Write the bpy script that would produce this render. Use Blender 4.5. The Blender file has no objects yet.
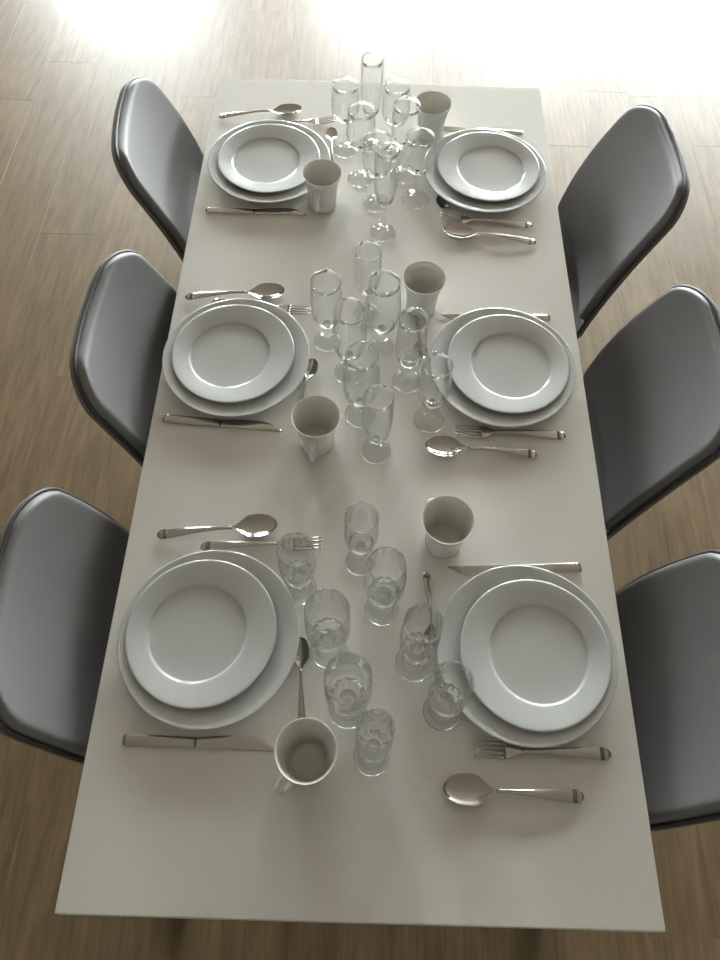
import bpy, math, random
from math import sin, cos, pi, sqrt, radians
from mathutils import Vector, Matrix

random.seed(7)
SC = bpy.context.scene
COL = SC.collection

# ------------------------------------------------------------------ camera
cam_d = bpy.data.cameras.new('camera')
cam = bpy.data.objects.new('camera', cam_d)
COL.objects.link(cam)
cam.location = (-0.01908, -0.92071, 2.06066)
cam.rotation_euler = (0.60383, -0.02017, 0.02398)
cam_d.sensor_fit = 'AUTO'
cam_d.sensor_width = 36.0
cam_d.lens = 843.39 * 36.0 / 960.0
cam_d.shift_x = -5.224 / 960.0
cam_d.shift_y = -101.33 / 960.0
cam_d.clip_start = 0.02
SC.camera = cam

# ------------------------------------------------------------------ world: even overcast daylight
W = bpy.data.worlds.new('overcast_sky')
SC.world = W
W.use_nodes = True
bg = W.node_tree.nodes['Background']
bg.inputs['Color'].default_value = (0.93, 0.97, 1.0, 1)
bg.inputs['Strength'].default_value = 76.0

# the windows of the far wall: x0, x1, z0, z1
WALL_Y = 6.4
WINDOWS = [(-2.95, -1.62, 0.85, 2.60), (-0.48, 0.48, 0.85, 2.60), (0.90, 2.10, 0.85, 2.60), (2.50, 3.70, 0.85, 2.60), (4.15, 5.30, 0.85, 2.60)]
for (x0, x1, z0, z1) in WINDOWS:                        # portals only guide the sampling of the daylight
    ld = bpy.data.lights.new('window_portal', 'AREA')
    ld.shape = 'RECTANGLE'
    ld.size = x1 - x0
    ld.size_y = z1 - z0
    ld.cycles.is_portal = True
    lo = bpy.data.objects.new('window_portal', ld)
    lo.location = ((x0 + x1) / 2, WALL_Y + 0.01, (z0 + z1) / 2)
    lo.rotation_euler = (radians(-90), 0, 0)
    COL.objects.link(lo)

vs = SC.view_settings
vs.view_transform = 'Standard'
vs.look = 'None'
vs.gamma = 1.0
vs.use_curve_mapping = False
vs.exposure = 0.0
SC.cycles.max_bounces = 20
SC.cycles.transmission_bounces = 20
SC.cycles.diffuse_bounces = 6
SC.cycles.glossy_bounces = 6
SC.cycles.transparent_max_bounces = 64


# ------------------------------------------------------------------ materials
def new_mat(name):
    m = bpy.data.materials.new(name)
    m.use_nodes = True
    return m, m.node_tree.nodes, m.node_tree.links, m.node_tree.nodes['Principled BSDF']


def simple(name, col, rough=0.5, metal=0.0, bump=0.0, scale=200.0, spec=0.5, coat=0.0, var=0.0, vscale=6.0):
    m, n, l, b = new_mat(name)
    b.inputs['Base Color'].default_value = (*col, 1)
    b.inputs['Roughness'].default_value = rough
    b.inputs['Metallic'].default_value = metal
    b.inputs['Specular IOR Level'].default_value = spec
    b.inputs['Coat Weight'].default_value = coat
    tc = n.new('ShaderNodeTexCoord')
    if bump:
        t = n.new('ShaderNodeTexNoise')
        t.inputs['Scale'].default_value = scale
        t.inputs['Detail'].default_value = 3
        l.new(tc.outputs['Object'], t.inputs['Vector'])
        bp = n.new('ShaderNodeBump')
        bp.inputs['Strength'].default_value = bump
        bp.inputs['Distance'].default_value = 0.001
        l.new(t.outputs['Fac'], bp.inputs['Height'])
        l.new(bp.outputs['Normal'], b.inputs['Normal'])
    if var:
        t = n.new('ShaderNodeTexNoise')
        t.inputs['Scale'].default_value = vscale
        l.new(tc.outputs['Object'], t.inputs['Vector'])
        mx = n.new('ShaderNodeMix')
        mx.data_type = 'RGBA'
        mx.inputs['A'].default_value = (*[c * (1 - var) for c in col], 1)
        mx.inputs['B'].default_value = (*[min(1, c * (1 + var)) for c in col], 1)
        l.new(t.outputs['Fac'], mx.inputs['Factor'])
        l.new(mx.outputs['Result'], b.inputs['Base Color'])
    return m


def wood_floor():
    m, n, l, b = new_mat('greige_oak_plank')
    tc = n.new('ShaderNodeTexCoord')
    oi = n.new('ShaderNodeObjectInfo')
    mul = n.new('ShaderNodeMath')
    mul.operation = 'MULTIPLY'
    mul.inputs[1].default_value = 37.0
    l.new(oi.outputs['Random'], mul.inputs[0])
    cx = n.new('ShaderNodeCombineXYZ')
    for i in range(3):
        l.new(mul.outputs[0], cx.inputs[i])
    add = n.new('ShaderNodeVectorMath')
    add.operation = 'ADD'
    l.new(tc.outputs['Object'], add.inputs[0])
    l.new(cx.outputs[0], add.inputs[1])

    def noise(sc, scale, detail, dist=0.0):
        mp = n.new('ShaderNodeMapping')
        mp.inputs['Scale'].default_value = sc
        l.new(add.outputs[0], mp.inputs['Vector'])
        t = n.new('ShaderNodeTexNoise')
        t.inputs['Scale'].default_value = scale
        t.inputs['Detail'].default_value = detail
        t.inputs['Distortion'].default_value = dist
        l.new(mp.outputs[0], t.inputs['Vector'])
        return t
    grain = noise((1.0, 0.06, 1.0), 90.0, 5.0, 0.6)
    cath = noise((1.0, 0.16, 1.0), 16.0, 3.0, 2.2)
    mix1 = n.new('ShaderNodeMath')
    mix1.operation = 'MULTIPLY_ADD'
    l.new(grain.outputs['Fac'], mix1.inputs[0])
    mix1.inputs[1].default_value = 0.55
    mx2 = n.new('ShaderNodeMath')
    mx2.operation = 'MULTIPLY'
    l.new(cath.outputs['Fac'], mx2.inputs[0])
    mx2.inputs[1].default_value = 0.45
    l.new(mx2.outputs[0], mix1.inputs[2])
    ramp = n.new('ShaderNodeValToRGB')
    e = ramp.color_ramp.elements
    e[0].position = 0.34
    e[0].color = (0.090, 0.056, 0.024, 1)
    e[1].position = 0.68
    e[1].color = (0.176, 0.119, 0.059, 1)
    l.new(mix1.outputs[0], ramp.inputs['Fac'])
    hsv = n.new('ShaderNodeHueSaturation')
    mr = n.new('ShaderNodeMapRange')
    mr.inputs['To Min'].default_value = 0.93
    mr.inputs['To Max'].default_value = 1.06
    l.new(oi.outputs['Random'], mr.inputs['Value'])
    l.new(mr.outputs[0], hsv.inputs['Value'])
    l.new(ramp.outputs['Color'], hsv.inputs['Color'])
    l.new(hsv.outputs['Color'], b.inputs['Base Color'])
    b.inputs['Roughness'].default_value = 0.46
    b.inputs['Coat Weight'].default_value = 0.2
    b.inputs['Coat Roughness'].default_value = 0.22
    b.inputs['Specular IOR Level'].default_value = 0.44
    bp = n.new('ShaderNodeBump')
    bp.inputs['Strength'].default_value = 0.12
    bp.inputs['Distance'].default_value = 0.001
    l.new(grain.outputs['Fac'], bp.inputs['Height'])
    l.new(bp.outputs['Normal'], b.inputs['Normal'])
    return m


def glass(name, col=(0.985, 0.99, 0.985), ior=1.48):
    m, n, l, b = new_mat(name)
    n.remove(b)
    g = n.new('ShaderNodeBsdfGlass')
    g.inputs['Color'].default_value = (*col, 1)
    g.inputs['Roughness'].default_value = 0.0
    g.inputs['IOR'].default_value = ior
    l.new(g.outputs[0], n['Material Output'].inputs['Surface'])
    return m


def thin_glass():
    m, n, l, b = new_mat('clear_thin_glass')
    n.remove(b)
    t = n.new('ShaderNodeBsdfTransparent')
    t.inputs['Color'].default_value = (0.988, 0.992, 0.99, 1)
    g = n.new('ShaderNodeBsdfGlossy')
    g.inputs['Roughness'].default_value = 0.03
    lw = n.new('ShaderNodeLayerWeight')                   # Schlick reflectance of a thin wall, the same from both sides
    lw.inputs['Blend'].default_value = 0.5
    pw = n.new('ShaderNodeMath')
    pw.operation = 'POWER'
    pw.inputs[1].default_value = 4.0
    l.new(lw.outputs['Facing'], pw.inputs[0])
    f = n.new('ShaderNodeMath')
    f.operation = 'MULTIPLY_ADD'
    f.inputs[1].default_value = 0.90
    f.inputs[2].default_value = 0.045
    l.new(pw.outputs[0], f.inputs[0])
    mx = n.new('ShaderNodeMixShader')
    l.new(f.outputs[0], mx.inputs[0])
    l.new(t.outputs[0], mx.inputs[1])
    l.new(g.outputs[0], mx.inputs[2])
    l.new(mx.outputs[0], n['Material Output'].inputs['Surface'])
    return m


def pane_glass():
    m, n, l, b = new_mat('window_glass')
    n.remove(b)
    t = n.new('ShaderNodeBsdfTransparent')
    t.inputs['Color'].default_value = (0.95, 0.97, 0.96, 1)
    g = n.new('ShaderNodeBsdfGlossy')
    g.inputs['Roughness'].default_value = 0.02
    f = n.new('ShaderNodeFresnel')
    f.inputs['IOR'].default_value = 1.3
    mx = n.new('ShaderNodeMixShader')
    l.new(f.outputs[0], mx.inputs[0])
    l.new(t.outputs[0], mx.inputs[1])
    l.new(g.outputs[0], mx.inputs[2])
    l.new(mx.outputs[0], n['Material Output'].inputs['Surface'])
    return m


M = {
    'plank': wood_floor(),
    'subfloor': simple('joint_filler', (0.12, 0.085, 0.045), 0.8, bump=0.2),
    'wall': simple('taupe_wall_paint', (0.22, 0.205, 0.185), 0.9, bump=0.15, scale=300),
    'ceiling': simple('white_ceiling_paint', (0.80, 0.765, 0.705), 0.9, bump=0.1, scale=300),
    'trim': simple('white_lacquer', (0.8, 0.79, 0.77), 0.35, var=0.02),
    'terrace': simple('pale_concrete', (0.58, 0.56, 0.53), 0.9, bump=0.3, scale=80, var=0.1),
    'pane': pane_glass(),
    'table': simple('white_melamine', (0.635, 0.612, 0.572), 0.55, bump=0.04, scale=500, spec=0.04, var=0.015, vscale=3),
    'table_leg': simple('white_metal', (0.7, 0.69, 0.67), 0.4, bump=0.03),
    'porcelain': simple('white_porcelain', (0.49, 0.50, 0.495), 0.16, bump=0.02, scale=60, coat=0.3),
    'mug': simple('cream_porcelain', (0.70, 0.69, 0.645), 0.22, bump=0.03, scale=60, coat=0.2),
    'steel': simple('polished_steel', (0.44, 0.415, 0.385), 0.12, metal=1.0, bump=0.02, scale=120),
    'steel_band': simple('dark_engraved_steel', (0.16, 0.145, 0.125), 0.35, metal=0.8, bump=0.1),
    'leather': simple('grey_leatherette', (0.152, 0.148, 0.149), 0.50, bump=0.25, scale=900, spec=0.5, var=0.04),
    'piping': simple('dark_grey_piping', (0.035, 0.032, 0.03), 0.5, bump=0.2, scale=700),
    'shell': simple('taupe_grey_shell', (0.15, 0.138, 0.128), 0.42, bump=0.1, scale=500),
    'chair_leg': simple('dark_metal', (0.03, 0.03, 0.03), 0.4, metal=0.6, bump=0.05),
    'glass': glass('clear_glass'),
    'thin_glass': thin_glass(),
}


# ------------------------------------------------------------------ helpers
def mesh(name, verts, faces, smooth=True):
    me = bpy.data.meshes.new(name)
    me.from_pydata([tuple(v) for v in verts], [], faces)
    me.update()
    if smooth:
        me.polygons.foreach_set('use_smooth', [True] * len(me.polygons))
    return me


def link(name, me, mat=None, parent=None, loc=(0, 0, 0), rot=(0, 0, 0)):
    o = bpy.data.objects.new(name, me)
    COL.objects.link(o)
    if mat is not None and not me.materials:
        me.materials.append(M[mat])
    o.location = loc
    o.rotation_euler = rot
    if parent is not None:
        o.parent = parent
    return o


def empty(name, loc=(0, 0, 0), rz=0.0):
    o = bpy.data.objects.new(name, None)
    o.empty_display_size = 0.05
    COL.objects.link(o)
    o.location = loc
    o.rotation_euler = (0, 0, rz)
    return o


def tag(o, label=None, cat=None, group=None, kind=None):
    for k, v in (('label', label), ('category', cat), ('group', group), ('kind', kind)):
        if v:
            o[k] = v
    return o


def box_vf(x0, x1, y0, y1, z0, z1, V, F):
    b = len(V)
    V += [(x0, y0, z0), (x1, y0, z0), (x1, y1, z0), (x0, y1, z0), (x0, y0, z1), (x1, y0, z1), (x1, y1, z1), (x0, y1, z1)]
    F += [(b, b + 3, b + 2, b + 1), (b + 4, b + 5, b + 6, b + 7), (b, b + 1, b + 5, b + 4), (b + 1, b + 2, b + 6, b + 5),
          (b + 2, b + 3, b + 7, b + 6), (b + 3, b, b + 4, b + 7)]


def boxes(name, rects, mat, parent=None, bevel=0.0, loc=(0, 0, 0)):
    V, F = [], []
    for r in rects:
        box_vf(*r, V, F)
    o = link(name, mesh(name, V, F, False), mat, parent, loc)
    if bevel:
        md = o.modifiers.new('bevel', 'BEVEL')
        md.width = bevel
        md.segments = 2
    return o


def lathe(prof, seg=48, cap0=True, cap1=True, flute=None):
    """prof: (r, z) list; r == 0 at an end makes a pole. flute: list of (amplitude) per point, 12 lobes."""
    V, F, rows = [], [], []
    for i, (r, z) in enumerate(prof):
        if r < 1e-7:
            rows.append([len(V)])
            V.append((0, 0, z))
        else:
            a = flute[i] if flute else 0.0
            rows.append(list(range(len(V), len(V) + seg)))
            for k in range(seg):
                t = 2 * pi * k / seg
                rr = r * (1 + a * cos(12 * t))
                V.append((rr * cos(t), rr * sin(t), z))
    for a, b in zip(rows[:-1], rows[1:]):
        for k in range(seg):
            k2 = (k + 1) % seg
            if len(a) == 1 and len(b) == 1:
                continue
            if len(a) == 1:
                F.append((a[0], b[k2], b[k]))
            elif len(b) == 1:
                F.append((a[k], a[k2], b[0]))
            else:
                F.append((a[k], a[k2], b[k2], b[k]))
    return V, F


def tube(path, rad, seg=8, closed=False, cap=True):
    """path of Vectors, rad number or list"""
    n = len(path)
    path = [Vector(q) for q in path]
    V, F = [], []
    up = None
    for i in range(n):
        if closed:
            t = (path[(i + 1) % n] - path[i - 1])
        else:
            t = path[min(i + 1, n - 1)] - path[max(i - 1, 0)]
        t.normalize()
        if up is None:
            up = t.orthogonal().normalized()
        up = (up - t * up.dot(t)).normalized()
        sd = t.cross(up)
        r = rad[i] if isinstance(rad, (list, tuple)) else rad
        for k in range(seg):
            a = 2 * pi * k / seg
            V.append(path[i] + (up * cos(a) + sd * sin(a)) * r)
    m = n if closed else n - 1
    for i in range(m):
        j = (i + 1) % n
        for k in range(seg):
            k2 = (k + 1) % seg
            F.append((i * seg + k, i * seg + k2, j * seg + k2, j * seg + k))
    if cap and not closed:
        F.append(tuple(range(seg - 1, -1, -1)))
        F.append(tuple(range((n - 1) * seg, n * seg)))
    return V, F


def ease(t):
    t = max(0, min(1, t))
    return t * t * (3 - 2 * t)


def copy_tree(o, parent=None):
    c = o.copy()
    COL.objects.link(c)
    c.parent = parent
    for ch in o.children:
        copy_tree(ch, c)
    return c


# ------------------------------------------------------------------ the room
RX0, RX1, RY0, RY1, RH = -3.8, 5.6, -4.2, WALL_Y, 2.8
T = 0.75
floor = boxes('floor', [(RX0 - .1, RX1 + .1, RY0 - .1, RY1 + .2, -0.06, -0.0006)], 'subfloor')
tag(floor, 'greige oak plank floor under the table', kind='structure')

# planks 0.1905 m wide along y, each its own piece
PW, PL, GAP = 0.1905, 1.22, 0.0003
w2, l2, ch = PW / 2 - GAP / 2, PL / 2 - GAP / 2, 0.0005


def plank_mesh(ln):
    h = ln / 2 - GAP / 2
    V = [(-w2, -h, -0.006), (w2, -h, -0.006), (w2, h, -0.006), (-w2, h, -0.006),
         (-w2, -h, -0.0005), (w2, -h, -0.0005), (w2, h, -0.0005), (-w2, h, -0.0005),
         (-w2 + ch, -h + ch, 0), (w2 - ch, -h + ch, 0), (w2 - ch, h - ch, 0), (-w2 + ch, h - ch, 0)]
    F = [(0, 1, 5, 4), (1, 2, 6, 5), (2, 3, 7, 6), (3, 0, 4, 7), (4, 5, 9, 8), (5, 6, 10, 9), (6, 7, 11, 10), (7, 4, 8, 11), (8, 9, 10, 11)]
    me = mesh('plank', V, F, False)
    me.materials.append(M['plank'])
    return me


full_plank = plank_mesh(PL)
known = {-5: 0.475, -6: 1.05, -7: 0.76, 4: 1.90, 5: 1.90 - 0.02, -4: -0.65}
c0 = int(math.floor((RX0 - 0.032) / PW))
c1 = int(math.ceil((RX1 - 0.032) / PW))
for c in range(c0, c1):
    xc = 0.032 + (c + 0.5) * PW
    if xc + PW / 2 > RX1 + 0.05 or xc - PW / 2 < RX0 - 0.05:
        continue
    off = known.get(c, random.random() * PL)
    k0 = math.floor((RY0 - off) / PL)
    y = off + k0 * PL
    while y < RY1:
        a, b = max(y, RY0), min(y + PL, RY1)
        if b - a > 0.05:
            me = full_plank if b - a > PL - 1e-4 else plank_mesh(b - a)
            link('plank', me, None, floor, (xc, (a + b) / 2, 0))
        y += PL

tag(boxes('ceiling', [(RX0 - .1, RX1 + .1, RY0 - .1, RY1 + .2, RH, RH + .1)], 'ceiling'), 'plain white ceiling of the dining room', kind='structure')
tag(boxes('wall_left', [(RX0 - .1, RX0, RY0 - .1, RY1 + .2, -0.06, RH)], 'wall'), 'plain taupe wall on the left', kind='structure')
tag(boxes('wall_right', [(RX1, RX1 + .1, RY0 - .1, RY1 + .2, -0.06, RH)], 'wall'), 'plain taupe wall on the right', kind='structure')
tag(boxes('wall_near', [(RX0, RX1, RY0 - .1, RY0, -0.06, RH)], 'wall'), 'plain taupe wall behind the camera', kind='structure')
# far wall with window openings
rects, x = [], RX0
for (x0, x1, z0, z1) in WINDOWS:
    rects.append((x, x0, RY1, RY1 + .2, -0.06, RH))
    rects.append((x0, x1, RY1, RY1 + .2, -0.06, z0))
    rects.append((x0, x1, RY1, RY1 + .2, z1, RH))
    x = x1
rects.append((x, RX1, RY1, RY1 + .2, -0.06, RH))
tag(boxes('wall_far', rects, 'wall'), 'taupe wall with tall windows at the far end', kind='structure')
for i, (x0, x1, z0, z1) in enumerate(WINDOWS):
    w = empty('window_%d' % (i + 1), ((x0 + x1) / 2, RY1 + 0.1, z0))
    tag(w, 'tall white framed window in the far wall', kind='structure')
    hw, h, f = (x1 - x0) / 2, z1 - z0, 0.045
    boxes('window_frame', [(-hw, -hw + f, -.03, .03, 0, h), (hw - f, hw, -.03, .03, 0, h), (-hw + f, hw - f, -.03, .03, 0, f), (-hw + f, hw - f, -.03, .03, h - f, h)], 'trim', w, 0.004)
    boxes('pane', [(-hw + f, hw - f, -.003, .003, f, h - f)], 'pane', w)
for side, r in (('left', (RX0, RX0 + .012, RY0, RY1, 0.0, .08)), ('right', (RX1 - .012, RX1, RY0, RY1, 0.0, .08)), ('near', (RX0 + .012, RX1 - .012, RY0, RY0 + .012, 0.0, .08)), ('far', (RX0 + .012, RX1 - .012, RY1 - .012, RY1, 0.0, .08))):
    tag(boxes('baseboard_' + side, [r], 'trim', None, 0.003), 'white baseboard along the wall', kind='structure')
tag(boxes('terrace', [(-14, 14, RY1 + .2, 24, -.2, -.12)], 'terrace'), 'pale concrete terrace outside the windows', kind='structure')

# ------------------------------------------------------------------ table
TW, TL = 0.80, 1.76
table = tag(empty('dining_table'), 'long rectangular white dining table laid for six people', 'table')
boxes('tabletop', [(-TW / 2, TW / 2, -TL / 2, TL / 2, T - 0.028, T)], 'table', table, 0.0015)
boxes('apron', [(-.334, .334, -.80, -.78, T - .09, T - .028), (-.334, .334, .78, .80, T - .09, T - .028), (-.37, -.35, -.77, .77, T - .09, T - .028), (.35, .37, -.77, .77, T - .09, T - .028)], 'table_leg', table, 0.002)
leg_me = None
for sx in (-1, 1):
    for sy in (-1, 1):
        if leg_me is None:
            V, F = [], []
            for z, s in ((0, .022), (T - .028, .028)):
                V += [(-s, -s, z), (s, -s, z), (s, s, z), (-s, s, z)]
            F = [(3, 2, 1, 0), (4, 5, 6, 7)] + [(k, (k + 1) % 4, 4 + (k + 1) % 4, 4 + k) for k in range(4)]
            leg_me = mesh('leg', V, F, False)
        link('leg', leg_me, 'table_leg', table, (sx * .364, sy * .835, 0))


# ------------------------------------------------------------------ chairs
def chair_stations():
    """mid surface of the moulded shell: list of (forward, z, halfwidth, wrap) from the top of the back to the seat front, plus normals"""
    S = []
    zt, lean, bow, wb, wm, wt, rc, wrap = 0.873, 0.126, -0.018, 0.187, 0.196, 0.181, 0.065, 0.030
    Lb = math.hypot(zt - .47, lean)
    vs_ = [1, .998, .993, .985, .975, .96, .94, .92, .90, .87] + [.87 - .87 * k / 16 for k in range(1, 17)]
    for v in vs_:
        z = .47 + (zt - .47) * v
        f = -(lean * v + bow * 4 * v * (1 - v))
        w = wb * (1 - v) * (1 - 2 * v) + wm * 4 * v * (1 - v) + wt * v * (2 * v - 1)
        d = (1 - v) * Lb
        k = max(rc - d, 0)
        w -= .092 * (1 - sqrt(max(1 - (k / rc) ** 2, 0)))  # broad rounded upper corners
        S.append([f, z, w, wrap])
    for k in range(1, 9):                                   # bend into the seat
        a = (pi / 2) * k / 8
        S.append([.052 - .052 * cos(a), .47 - .045 * sin(a), .188 - .012 * sin(pi * k / 8) + .008 * k / 8, .030 - .016 * k / 8])
    rs = .06
    for q in [.1, .2, .3, .4, .5, .6, .7, .78, .84, .89, .93, .96, .98, .992, 1.0]:
        f = .052 + .34 * q
        z = .425 + .02 * q - .012 * max(0, q - .8) / .2
        d = .34 * (1 - q)
        k = max(rs - d, 0)
        w = .198 + .006 * sin(pi * q) - (rs - sqrt(max(rs * rs - k * k, 0)))
        S.append([f, z, w, .014])
    N = []
    for i in range(len(S)):
        a, b = S[max(i - 1, 0)], S[min(i + 1, len(S) - 1)]
        t = Vector((b[0] - a[0], 0, b[1] - a[1])).normalized()
        N.append(Vector((-t.z, 0, t.x)) if True else None)  # rotated towards the sitter
    return S, N


US = [-1, -.994, -.985, -.97, -.95, -.925, -.88, -.8, -.6, -.4, -.2, 0, .2, .4, .6, .8, .88, .925, .95, .97, .985, .994, 1]


def sheet(S, N, grow, off_front, off_back):
    """closed slab that follows the stations; off_front(distance to the side, distance to the end) -> offset"""
    V, F = [], []
    nu, ns = len(US), len(S)
    arc = [0]
    for i in range(1, ns):
        arc.append(arc[-1] + math.hypot(S[i][0] - S[i - 1][0], S[i][1] - S[i - 1][1]))
    for layer in (0, 1):
        for i in range(ns):
            f, z, w, wr = S[i]
            w = w + grow
            for u in US:
                y = u * w
                o = off_front(w * (1 - abs(u)), min(arc[i], arc[-1] - arc[i])) if layer == 0 else off_back
                q = Vector((f, y, z)) + N[i] * (wr * (y / .2) ** 2 + o)
                V.append(q)
    st = ns * nu
    for i in range(ns - 1):
        for j in range(nu - 1):
            a, b, c, d = i * nu + j, i * nu + j + 1, (i + 1) * nu + j + 1, (i + 1) * nu + j
            F.append((a, d, c, b))
            F.append((st + a, st + b, st + c, st + d))
    for i in range(ns - 1):
        a, d = i * nu, (i + 1) * nu
        F.append((a, st + a, st + d, d))
        a, d = i * nu + nu - 1, (i + 1) * nu + nu - 1
        F.append((a, d, st + d, st + a))
    for j in range(nu - 1):
        F.append((j, j + 1, st + j + 1, st + j))
        a = (ns - 1) * nu + j
        F.append((a, st + a, st + a + 1, a + 1))
    return V, F


def make_chair():
    root = empty('dining_chair')
    S, N = chair_stations()
    V, F = sheet(S, N, 0.0, lambda a, b: 0.0, -0.011)
    shell = link('shell', mesh('shell', V, F), 'shell', root)
    md = shell.modifiers.new('split', 'EDGE_SPLIT')
    md.split_angle = radians(50)

    def round_off(t, r):
        g = lambda e: sqrt(max(0, 1 - (1 - min(e / r, 1)) ** 2))
        return lambda a, b: 0.003 + t * g(a) * g(b)
    # back cushion: stations 0..27 (stops in the bend with rounded lower corners); seat cushion: the rest
    nb = 25

    def inset(Ss, rc_end, at_end):
        out = [list(s) for s in Ss]
        arc = [0]
        for i in range(1, len(out)):
            arc.append(arc[-1] + math.hypot(out[i][0] - out[i - 1][0], out[i][1] - out[i - 1][1]))
        for i, s in enumerate(out):
            d = arc[-1] - arc[i] if at_end else arc[i]
            k = max(rc_end - d, 0)
            s[2] -= 0.005 + rc_end - sqrt(max(rc_end ** 2 - k * k, 0))
        return out
    V, F = sheet(inset(S[1:nb], .042, True), N[1:nb], 0.0, round_off(.017, .014), 0.001)
    link('backrest', mesh('backrest', V, F), 'leather', root)
    V, F = sheet(inset(S[nb + 4:-2], .03, False), N[nb + 4:-2], 0.0, round_off(.020, .018), 0.001)
    link('seat', mesh('seat', V, F), 'leather', root)
    # piping round the whole rim
    path = []

    def pt(i, u, dw=0.002):
        f, z, w, wr = S[i]
        y = u * (w - dw)
        return Vector((f, y, z)) + N[i] * (wr * (y / .2) ** 2 + .001)
    ns = len(S)
    for u in (-.5, 0, .5):
        path.append(pt(0, u))
    for i in range(ns):
        path.append(pt(i, 1))
    for u in (.5, 0, -.5):
        path.append(pt(ns - 1, u))
    for i in range(ns - 1, -1, -1):
        path.append(pt(i, -1))
    V, F = tube(path, 0.0042, 6, closed=True)
    link('piping', mesh('piping', V, F), 'piping', shell)
    for sx, sy in ((0, 1), (0, -1), (1, 1), (1, -1)):
        top = Vector((.06 + .23 * sx, .13 * sy, .412 + .008 * sx))
        bot = Vector((-.03 + .40 * sx, .185 * sy, 0.0))
        mid = (top + bot) / 2
        V, F = tube([top, mid, bot], [.015, .012, .009], 10)
        link('leg', mesh('leg', V, F), 'chair_leg', root)
    return root


CHAIRS = [  # x, y, turn, side, label
    (-.439, .568, .094, 'L', 'grey padded chair at the far left corner of the white table'),
    (-.396, .022, -.019, 'L', 'grey padded chair in the middle of the left side of the table'),
    (-.420, -.487, .062, 'L', 'grey padded chair nearest the camera on the left, cut off by the picture edge'),
    (.510, .513, .050, 'R', 'grey padded chair at the far right, pulled furthest from the table edge'),
    (.501, -.021, .002, 'R', 'grey padded chair in the middle of the right side of the table'),
    (.440, -.554, -.118, 'R', 'dark shaded grey padded chair nearest the camera on the right'),
]
proto = make_chair()
for i, (x, y, a, side, lab) in enumerate(CHAIRS):
    o = proto if i == 0 else copy_tree(proto)
    o.location = (x, y, 0)
    o.rotation_euler = (0, 0, a + (0 if side == 'L' else pi))
    tag(o, lab, 'chair', 'dining chairs round the table')

# ------------------------------------------------------------------ plates
big_prof = [(0, .0035), (.070, .0035), (.074, .0), (.080, .0), (.083, .004), (.100, .0075), (.120, .0135), (.1360, .0190), (.1383, .0208), (.1378, .0222), (.1355, .0222),
            (.120, .0175), (.104, .0125), (.096, .0088), (.090, .0072), (.080, .0068), (.04, .0068), (0, .0068)]
small_prof = [(0, .0032), (.056, .0032), (.060, .0), (.066, .0), (.070, .004), (.078, .0072), (.098, .0120), (.1125, .0158), (.1152, .0168), (.1150, .0181), (.1125, .0182),
              (.110, .0179), (.096, .0150), (.082, .0118), (.0778, .0108), (.0764, .0102), (.0752, .0088), (.0742, .0070), (.0732, .0061), (.0715, .0058), (.04, .0058), (0, .0058)]


def make_plate(nm, prof, ecc=0.0):
    V, F = lathe(prof, 72)
    if ecc:                                               # the well sits off centre in the rim
        V = [(x - ecc * (1 - ease((math.hypot(x, y) - .079) / .031)), y, z) for x, y, z in V]
    me = mesh(nm, V, F)
    me.materials.append(M['porcelain'])
    return me


big_me, small_me = make_plate('dinner_plate', big_prof), make_plate('dessert_plate', small_prof, .0075)
PL_ = {  # setting: big xy, small xy
    'far left': ((-.245, .560), (-.246, .565)), 'far right': ((.241, .552), (.249, .561)),
    'middle left': ((-.259, .014), (-.265, .019)), 'middle right': ((.244, .011), (.2535, .015)),
    'nearest left': ((-.242, -.516), (-.254, -.511)), 'nearest right': ((.244, -.526), (.256, -.528))}
for st, (b, s) in PL_.items():
    o = link('dinner_plate', big_me, None, None, (*b, T + .0004), (0, 0, random.random() * 6))
    tag(o, 'large white dinner plate lying on the table at the %s place' % st, 'plate', 'large white dinner plates')
    o = link('dessert_plate', small_me, None, None, (*s, T + .0075), (0, 0, 0 if s[0] < 0 else pi))
    tag(o, 'smaller white plate resting on the large plate at the %s place' % st, 'plate', 'smaller white plates')

# ------------------------------------------------------------------ mugs
mug_prof = [(0, .0025), (.024, .0025), (.026, 0), (.0285, 0), (.0300, .003), (.0305, .012), (.0312, .030), (.0325, .048), (.0350, .064), (.0385, .078), (.0418, .088), (.0426, .0905), (.0420, .0915), (.0408, .0905),
            (.0370, .078), (.0330, .064), (.0303, .048), (.0290, .030), (.0282, .012), (.026, .007), (.018, .0055), (0, .0055)]


def make_mug():
    root = empty('mug')
    V, F = lathe(mug_prof, 56)
    link('body', mesh('body', V, F), 'mug', root)
    path = []
    for k in range(17):
        a = radians(100 - 200 * k / 16)
        path.append(Vector((.0315 + .004 + .021 * max(-.25, cos(a)) + (.004 if k < 3 else 0), 0, .046 + .026 * sin(a))))
    V, F = tube(path, [.0048] + [.0042] * 15 + [.0048], 8)
    V = [Vector((v.x, v.y * 1.5, v.z)) for v in V]
    link('handle', mesh('handle', V, F), 'mug', root)
    return root


MUGS = [  # x, y, handle angle
    (-.119, .446, -100, 'white porcelain mug in front of the far left plates'),
    (.122, .690, 115, 'white porcelain mug behind the far right plates'),
    (-.097, -.159, -95, 'white porcelain mug in front of the middle left plates'),
    (.093, .161, 100, 'white porcelain mug behind the middle right plates'),
    (-.080, -.690, -130, 'white porcelain mug nearest the camera with its handle to the front'),
    (.123, -.344, 118, 'white porcelain mug behind the nearest right plates with its handle to the back')]
mp = make_mug()
for i, (x, y, a, lab) in enumerate(MUGS):
    o = mp if i == 0 else copy_tree(mp)
    o.location = (x, y, T + .0003)
    o.rotation_euler = (0, 0, radians(a))
    tag(o, lab, 'mug', 'white porcelain mugs')


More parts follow.
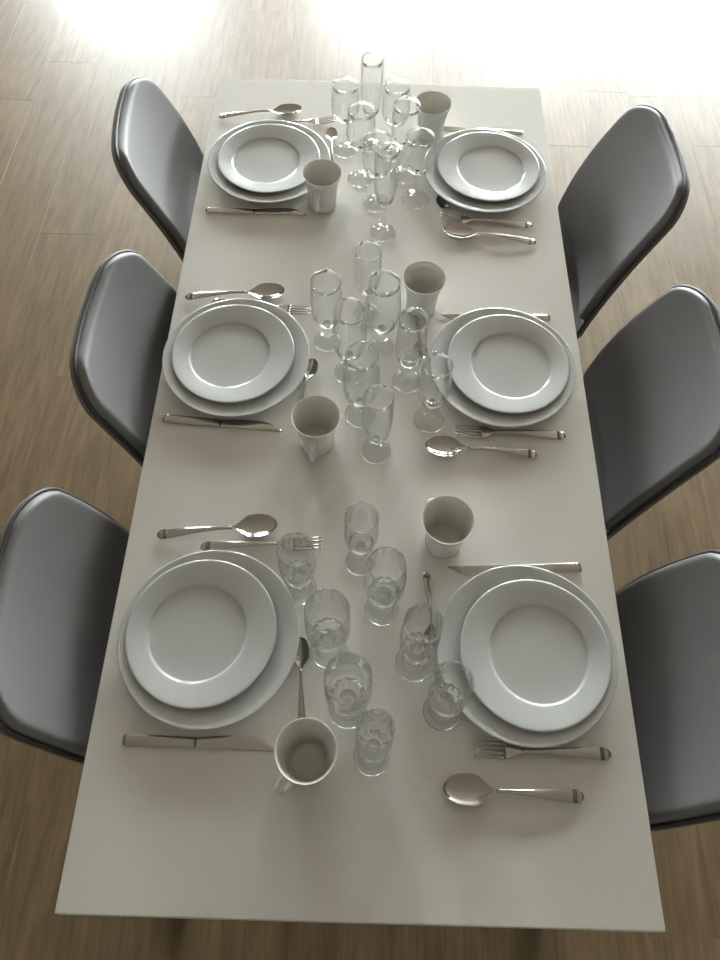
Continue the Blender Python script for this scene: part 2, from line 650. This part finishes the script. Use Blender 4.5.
# ------------------------------------------------------------------ cutlery (local +x runs from the handle end to the tip)
def strip(secs, across=9, th=.0016, shape=None):
    """secs: (x, y centre, half width, z, cup) -> closed solid; cup = depth of the middle below the edges"""
    V, F = [], []
    n = len(secs)
    for lay in (0, 1):
        for (x, yc, hw, z, cup, *rest) in secs:
            t = rest[0] if rest else th
            for k in range(across):
                u = -1 + 2 * k / (across - 1)
                zz = z - cup * (1 - u * u)
                rr = sqrt(max(0, 1 - u ** 4))
                V.append((x, yc + u * hw, zz + (t * rr if lay == 0 else -t * rr * .6)))
    st = n * across
    for i in range(n - 1):
        for k in range(across - 1):
            a, b, c, d = i * across + k, i * across + k + 1, (i + 1) * across + k + 1, (i + 1) * across + k
            F.append((a, d, c, b))
            F.append((st + a, st + b, st + c, st + d))
    for k in range(across - 1):
        F.append((k, k + 1, st + k + 1, st + k))
        a = (n - 1) * across + k
        F.append((a, st + a, st + a + 1, a + 1))
    for i in range(n - 1):
        a, d = i * across, (i + 1) * across
        F.append((a, st + a, st + d, d))
        a, d = a + across - 1, d + across - 1
        F.append((a, d, st + d, st + a))
    return V, F


def handle_secs(L, n=22, we=.0088, wn=.0030, z_end=.0035, z_mid=.0105, z_neck=.0085, k=1.0):
    out = []
    for i in range(n + 1):
        t = i / n
        x = L * t
        hw = (we + (wn - we) * ease((t - .05) / .85)) * k
        if t < .05:
            hw *= sqrt(max(.12, 1 - (1 - t / .05) ** 2))
        z = z_end + (z_mid - z_end) * sin(min(1, t / .75) * pi / 2) - (z_mid - z_neck) * ease((t - .75) / .25)
        out.append((x, 0, hw, z, 0, .0012 + .0008 * ease(t * 2)))
    return out


def band_secs(hs, x0, x1):
    """thin dark inlay lying on the handle end between x0 and x1"""
    out = []
    for (x, yc, hw, z, cup, th) in hs:
        pass
    for i in range(5):
        x = x0 + (x1 - x0) * i / 4
        j = min(range(len(hs) - 1), key=lambda q: abs(hs[q][0] - x))
        a, b = hs[j], hs[min(j + 1, len(hs) - 1)]
        t = 0 if b[0] == a[0] else (x - a[0]) / (b[0] - a[0])
        out.append((x, 0, (a[2] + (b[2] - a[2]) * t) * 1.03, a[3] + (b[3] - a[3]) * t + .00012, 0, a[5] + (b[5] - a[5]) * t + .0002))
    return out


def make_spoon(nm, L, k):
    root = empty(nm)
    bl = .076 * k                                         # bowl length
    hl = L - bl
    hs = handle_secs(hl, k=k)
    V, F = strip(hs)
    h = link('handle', mesh('handle', V, F), 'steel', root)
    V, F = strip(band_secs(hs, .010 * k, .016 * k))
    link('engraved_band', mesh('engraved_band', V, F), 'steel_band', h)
    secs = []
    n = 22
    for i in range(n + 1):
        t = (1 - cos(pi * i / n)) / 2
        q = t ** 1.12                                     # egg outline, fuller towards the tip
        el = sqrt(max(0, 1 - abs(2 * q - 1) ** 2.1)) * (.30 + .70 * ease(t / .40))
        hw = max(.0210 * k * el, .0030 * k if t < .5 else .0015 * k)
        zr = .0090 * k + .0010 * k * t
        cup = .0088 * k * el
        secs.append((hl - .001 + bl * t, 0, hw, zr, cup, .0007))
    V, F = strip(secs, 13)
    link('bowl', mesh('bowl', V, F), 'steel', root)
    return root


def make_fork(nm, L):
    root = empty(nm)
    tl, hd = .046, .026
    hl = L - tl - hd
    hs = handle_secs(hl)
    V, F = strip(hs)
    h = link('handle', mesh('handle', V, F), 'steel', root)
    V, F = strip(band_secs(hs, .010, .016))
    link('engraved_band', mesh('engraved_band', V, F), 'steel_band', h)
    secs = []
    for i in range(9):
        t = i / 8
        secs.append((hl - .001 + (hd + .001) * t, 0, .0030 + (.0120 - .0030) * ease(t * 1.25), .0085 - .0045 * ease(t), .0008 * t, .0010))
    V, F = strip(secs, 9)
    link('head', mesh('head', V, F), 'steel', root)
    for j in range(4):
        yc = -.0099 + .0066 * j
        secs = []
        for i in range(8):
            t = i / 7
            secs.append((hl + hd - .001 + (tl + .001) * t, yc * (1 - .05 * t), .0021 * (1 - .45 * t ** 2), .0040 + .0055 * t * t, 0, .0009))
        V, F = strip(secs, 5)
        link('tine', mesh('tine', V, F), 'steel', root)
    return root


def make_knife(nm, L, flip):
    root = empty(nm)
    hl = .104
    secs = []
    for i in range(17):
        t = i / 16
        hw = .0088 - .0014 * ease(t)
        if t < .04:
            hw *= .8
        secs.append((hl * t, 0, hw, .0030, 0, .0026 - .0006 * t))
    V, F = strip(secs)
    link('handle', mesh('handle', V, F), 'steel', root)
    secs = []
    n = 20
    for i in range(n + 1):
        t = i / n
        up = .0074 + .0040 * sin(pi * min(1, t * 1.15)) if t < .87 else .0
        up = .0070 + .0048 * sin(pi * t) ** 1.0 * 1.0
        if t > .62:
            q = (t - .62) / .38
            up = (.0070 + .0048 * sin(pi * .62)) * (1 - q) + (-.0058) * q + .006 * sin(pi * q) * .8
        lo = -.0070
        up = max(up, lo + .0006)
        secs.append((hl - .001 + (L - hl) * t, flip * (up + lo) / 2, (up - lo) / 2, .0022, 0, .0009))
    V, F = strip(secs, 7)
    link('blade', mesh('blade', V, F), 'steel', root)
    return root


def lay(proto, used, a, b, lab, cat, grp, z=.0006, L=None):
    o = proto if not used else copy_tree(proto)
    d = Vector((b[0] - a[0], b[1] - a[1]))
    d.normalize()
    if L:                                                 # anchor at the tip b and keep the real length
        a = (b[0] - d.x * L, b[1] - d.y * L)
    o.location = (a[0], a[1], T + z)
    o.rotation_euler = (0, 0, math.atan2(d.y, d.x))
    tag(o, lab, cat, grp)


SPOONS = [((-.381, .725), (-.180, .761), 'steel tablespoon behind the far left plates'),
          ((.341, .346), (.143, .375), 'steel tablespoon in front of the far right plates'),
          ((-.380, .166), (-.182, .188), 'steel tablespoon behind the middle left plates'),
          ((.295, -.172), (.094, -.161), 'steel tablespoon in front of the middle right plates'),
          ((-.352, -.347), (-.153, -.323), 'steel tablespoon behind the nearest left plates'),
          ((.311, -.723), (.108, -.718), 'steel tablespoon in front of the nearest right plates')]
sp = make_spoon('tablespoon', .2, 1.0)
for i, (a, b, lab) in enumerate(SPOONS):
    lay(sp, i, a, b, lab, 'spoon', 'tablespoons')
TEAS = [((-.106, .565), (-.111, .697), 'steel teaspoon beside the far left plates, only its bowl showing'),
        ((.128, .570), (.148, .440), 'steel teaspoon tucked under the rim of the far right plate'),
        ((-.138, -.108), (-.114, .024), 'steel teaspoon between the middle left plates and their mug'),
        ((.080, .160), (.093, .028), 'steel teaspoon beside the middle right plates behind the glasses'),
        ((-.092, -.642), (-.103, -.510), 'steel teaspoon between the nearest left plates and their mug'),
        ((.094, -.397), (.104, -.529), 'steel teaspoon beside the nearest right plates, its bowl behind a glass')]
ts = make_spoon('teaspoon', .133, .66)
for i, (a, b, lab) in enumerate(TEAS):
    lay(ts, i, a, b, lab, 'teaspoon', 'teaspoons')
FORKS = [((-.298, .692), (-.102, .727), 'steel fork slipped under the far left plate, tines showing'),
         ((.339, .396), (.138, .411), 'steel fork in front of the far right plates'),
         ((-.322, .156), (-.126, .138), 'steel fork slipped under the middle left plate, tines showing'),
         ((.350, -.131), (.151, -.128), 'steel fork in front of the middle right plates'),
         ((-.278, -.366), (-.078, -.354), 'steel fork behind the nearest left plates with tines behind a glass'),
         ((.357, -.666), (.157, -.664), 'steel fork in front of the nearest right plates')]
fk = make_fork('fork', .2)
for i, (a, b, lab) in enumerate(FORKS):
    lay(fk, i, a, b, lab, 'fork', 'forks', L=.2)
KN = [((-.371, .413), (-.149, .417), 'steel table knife in front of the far left plates'),
      ((.342, .702), (.123, .716), 'steel table knife behind the far right plates'),
      ((-.379, -.119), (-.158, -.133), 'steel table knife in front of the middle left plates'),
      ((.350, .142), (.131, .138), 'steel table knife behind the middle right plates'),
      ((-.349, -.666), (-.129, -.668), 'steel table knife in front of the nearest left plates'),
      ((.348, -.381), (.128, -.393), 'steel table knife behind the nearest right plates')]
kn = make_knife('table_knife', .22, 1)
for i, (a, b, lab) in enumerate(KN):
    lay(kn, i, a, b, lab, 'knife', 'table knives')


# ------------------------------------------------------------------ glasses
def glass_profile(H, rim, mx, mz, zb, sr, foot, thick=.006, wall=.0009, knob=0.0, flutes=0.0):
    """foot, stem and bowl as slices of one closed turned surface; radii in m"""
    ft = [(0, .0012), (foot * .55, .0008), (foot * .93, 0), (foot, .0008), (foot, .0022), (foot * .9, .0032), (foot * .55, .0050), (max(sr * 1.7, foot * .25), .0085), (sr * 1.15, .0135)]
    z0 = .0135
    stem = [(sr * 1.15, z0)]
    ns = 8
    for i in range(1, ns + 1):
        t = i / ns
        r = sr * (1.15 - .15 * ease(min(1, t * 2)) + .25 * ease((t - .6) / .4)) + knob * sin(pi * t) ** 2
        stem.append((r, z0 + (zb - z0) * t))
    r0 = stem[-1][0]
    bowl = [stem[-1]]
    n = 12
    for i in range(1, n + 1):
        a = (pi / 2) * i / n
        bowl.append((r0 + (mx - r0) * sin(a) ** .9, zb + (mz - zb) * (1 - cos(a))))
    for i in range(1, 9):
        t = i / 8
        bowl.append((mx + (rim - mx) * ease(t * .5) * 2, mz + (H - mz) * t))
    for a in (0, 60, 120, 180):
        bowl.append((rim - wall * .5 + .0008 * cos(radians(a)), H + .0005 + .0008 * sin(radians(a))))
    for i in range(8, 0, -1):
        t = i / 8
        bowl.append((mx + (rim - mx) * ease(t * .5) * 2 - wall, mz + (H - mz) * t))
    zi = zb + thick
    for i in range(n, 0, -1):
        a = (pi / 2) * i / n
        bowl.append(((mx - wall) * sin(a) ** .9, zi + (mz - zi) * (1 - cos(a))))
    bowl.append((0, zi))
    return ft, stem, bowl


CACHE = {}


def make_glass(nm, xy, prm, lab, grp):
    key = tuple(sorted(prm.items()))
    root = empty(nm, (xy[0], xy[1], T + .0003), random.random() * 6)
    if key not in CACHE:
        ft, stem, bowl = glass_profile(**prm)
        fa = prm.get('flutes', 0)
        seg = 72 if fa else 40
        ms = []
        for part, pr in (('foot', ft), ('stem', stem), ('bowl', bowl)):
            if fa and part == 'stem':
                n = len(pr)
                fl = [fa * sin(pi * i / (n - 1)) for i in range(n)]
            elif fa and part == 'bowl':
                fl = [fa * .5 * sin(pi * i / 7) if i < 8 else 0 for i in range(len(pr))]
            else:
                fl = None
            V, F = lathe(pr, seg, flute=fl)
            me = mesh(part, V, F)
            me.materials.append(M['glass'])
            me.materials.append(M['thin_glass'])
            if part == 'foot':
                me.polygons.foreach_set('material_index', [0 if 2 <= i < 5 else 1 for i in range(len(pr) - 1) for _ in range(seg)])
            if part == 'bowl':                            # the blown wall is thin, the base of the bowl is solid
                n, mi = len(pr), []
                for i in range(n - 1):
                    thin = 5 <= i < n - 6 and not 20 <= i <= 25   # the rim bead is solid too
                    mi += [1 if thin else 0] * seg
                me.polygons.foreach_set('material_index', mi)
            ms.append((part, me))
        CACHE[key] = ms
    for part, me in CACHE[key]:
        link(part, me, None, root)
    return tag(root, lab, 'glass', grp)


def flute(H, rim=.0235, foot=.027):
    return dict(H=H, rim=rim, mx=rim + .0015, mz=H * .72, zb=H * .36, sr=.0036, foot=foot, thick=.005)


def wine(H, rim=.028, mx=.031, foot=.028):
    return dict(H=H, rim=rim, mx=mx, mz=H * .68, zb=H * .46, sr=.0036, foot=foot, thick=.004)


def goblet(H, rim=.027, mx=.031, foot=.028, zb=.27):
    return dict(H=H, rim=rim, mx=mx, mz=H * .60, zb=H * zb, sr=.0062, foot=foot, thick=.008, knob=.003)


def fluted(H, rim=.027, mx=.031, foot=.028, zb=.33, sr=.012):
    return dict(H=H, rim=rim, mx=mx, mz=H * .66, zb=H * zb, sr=sr, foot=foot, thick=.010, knob=.002, flutes=.10)


GLASSES = [
    # far cluster
    ('wine_glass', (-.076, .626), wine(.178), 'clear stemmed wine glass leftmost of the far group, beside the far left plates', 'far group of glasses'),
    ('champagne_flute', (-.019, .645), flute(.230, .0235, .024), 'tall clear champagne flute standing furthest back in the far group', 'far group of glasses'),
    ('wine_glass', (.035, .618), wine(.185), 'clear stemmed wine glass just right of the furthest champagne flute', 'far group of glasses'),
    ('wine_glass', (.056, .546), wine(.192), 'clear wine glass in front of the far right mug', 'far group of glasses'),
    ('wine_glass', (-.039, .531), wine(.188), 'clear wine glass to the right of the far left mug', 'far group of glasses'),
    ('wine_glass', (-.003, .453), wine(.178, .029), 'clear wine glass directly behind the front flute of the far group', 'far group of glasses'),
    ('wine_glass', (.084, .471), wine(.172, .030, .032, .030), 'clear wine glass touching the left rim of the far right plates', 'far group of glasses'),
    ('champagne_flute', (.015, .365), flute(.228), 'clear champagne flute nearest the camera in the far group', 'far group of glasses'),
    # middle cluster
    ('champagne_flute', (-.016, .141), flute(.182, .0245, .026), 'slim clear flute furthest back in the middle group', 'middle group of glasses'),
    ('stemmed_goblet', (-.090, .070), goblet(.176, .0275, .030, .026, .30), 'clear goblet leftmost of the middle group, beside the fork tines', 'middle group of glasses'),
    ('stemmed_goblet', (.014, .060), goblet(.190, .0275, .0325, .025, .30), 'clear round bowled goblet left of the middle right mug', 'middle group of glasses'),
    ('stemmed_goblet', (-.045, -.004), goblet(.188, .0270, .031, .028, .30), 'clear goblet in the centre of the middle group, half hidden by the one before it', 'middle group of glasses'),
    ('stemmed_goblet', (-.022, -.097), goblet(.186, .0270, .0325, .028, .24), 'clear wide bowled goblet to the right of the middle left mug', 'middle group of glasses'),
    ('champagne_flute', (.008, -.172), dict(H=.176, rim=.0245, mx=.0260, mz=.115, zb=.040, sr=.0055, foot=.027, thick=.008), 'small clear flute nearest the camera in the middle group', 'middle group of glasses'),
    ('stemmed_glass', (.065, -.018), dict(H=.186, rim=.0250, mx=.0275, mz=.105, zb=.062, sr=.010, foot=.028, thick=.010, knob=.004), 'clear thick stemmed glass in front of the middle right mug', 'middle group of glasses'),
    ('stemmed_glass', (.105, -.104), dict(H=.176, rim=.0255, mx=.0270, mz=.100, zb=.056, sr=.0055, foot=.028, thick=.016, knob=.003), 'clear stemmed glass at the left rim of the middle right plates', 'middle group of glasses'),
    # nearest cluster
    ('liqueur_glass', (-.014, -.382), dict(H=.170, rim=.0255, mx=.0265, mz=.115, zb=.062, sr=.0075, foot=.024, thick=.008, knob=.002), 'small clear footed glass furthest back in the nearest group', 'nearest group of glasses'),
    ('fluted_goblet', (.023, -.460), fluted(.184, .0272, .0310, .0270), 'clear round goblet in the middle of the nearest group', 'nearest group of glasses'),
    ('fluted_goblet', (-.109, -.431), fluted(.160, .0270, .0285, .0265), 'clear goblet standing before the tines of the nearest left fork', 'nearest group of glasses'),
    ('fluted_goblet', (-.058, -.527), fluted(.180, .0310, .0330, .0285), 'large clear goblet right of the nearest left plates and teaspoon bowl', 'nearest group of glasses'),
    ('fluted_goblet', (-.026, -.613), fluted(.175, .0315, .0335, .0285), 'large clear wide goblet behind the smallest front glass', 'nearest group of glasses'),
    ('fluted_goblet', (.011, -.678), fluted(.180, .0245, .0253, .0260), 'small clear goblet nearest the camera, right of the front mug', 'nearest group of glasses'),
    ('fluted_goblet', (.073, -.543), fluted(.188, .0268, .0285, .0285), 'clear cut goblet in front of the nearest right teaspoon', 'nearest group of glasses'),
    ('fluted_goblet', (.114, -.612), fluted(.160, .0280, .0288, .0280), 'clear cut goblet against the left rim of the nearest right plates', 'nearest group of glasses'),
]
for g in GLASSES:
    make_glass(*g)
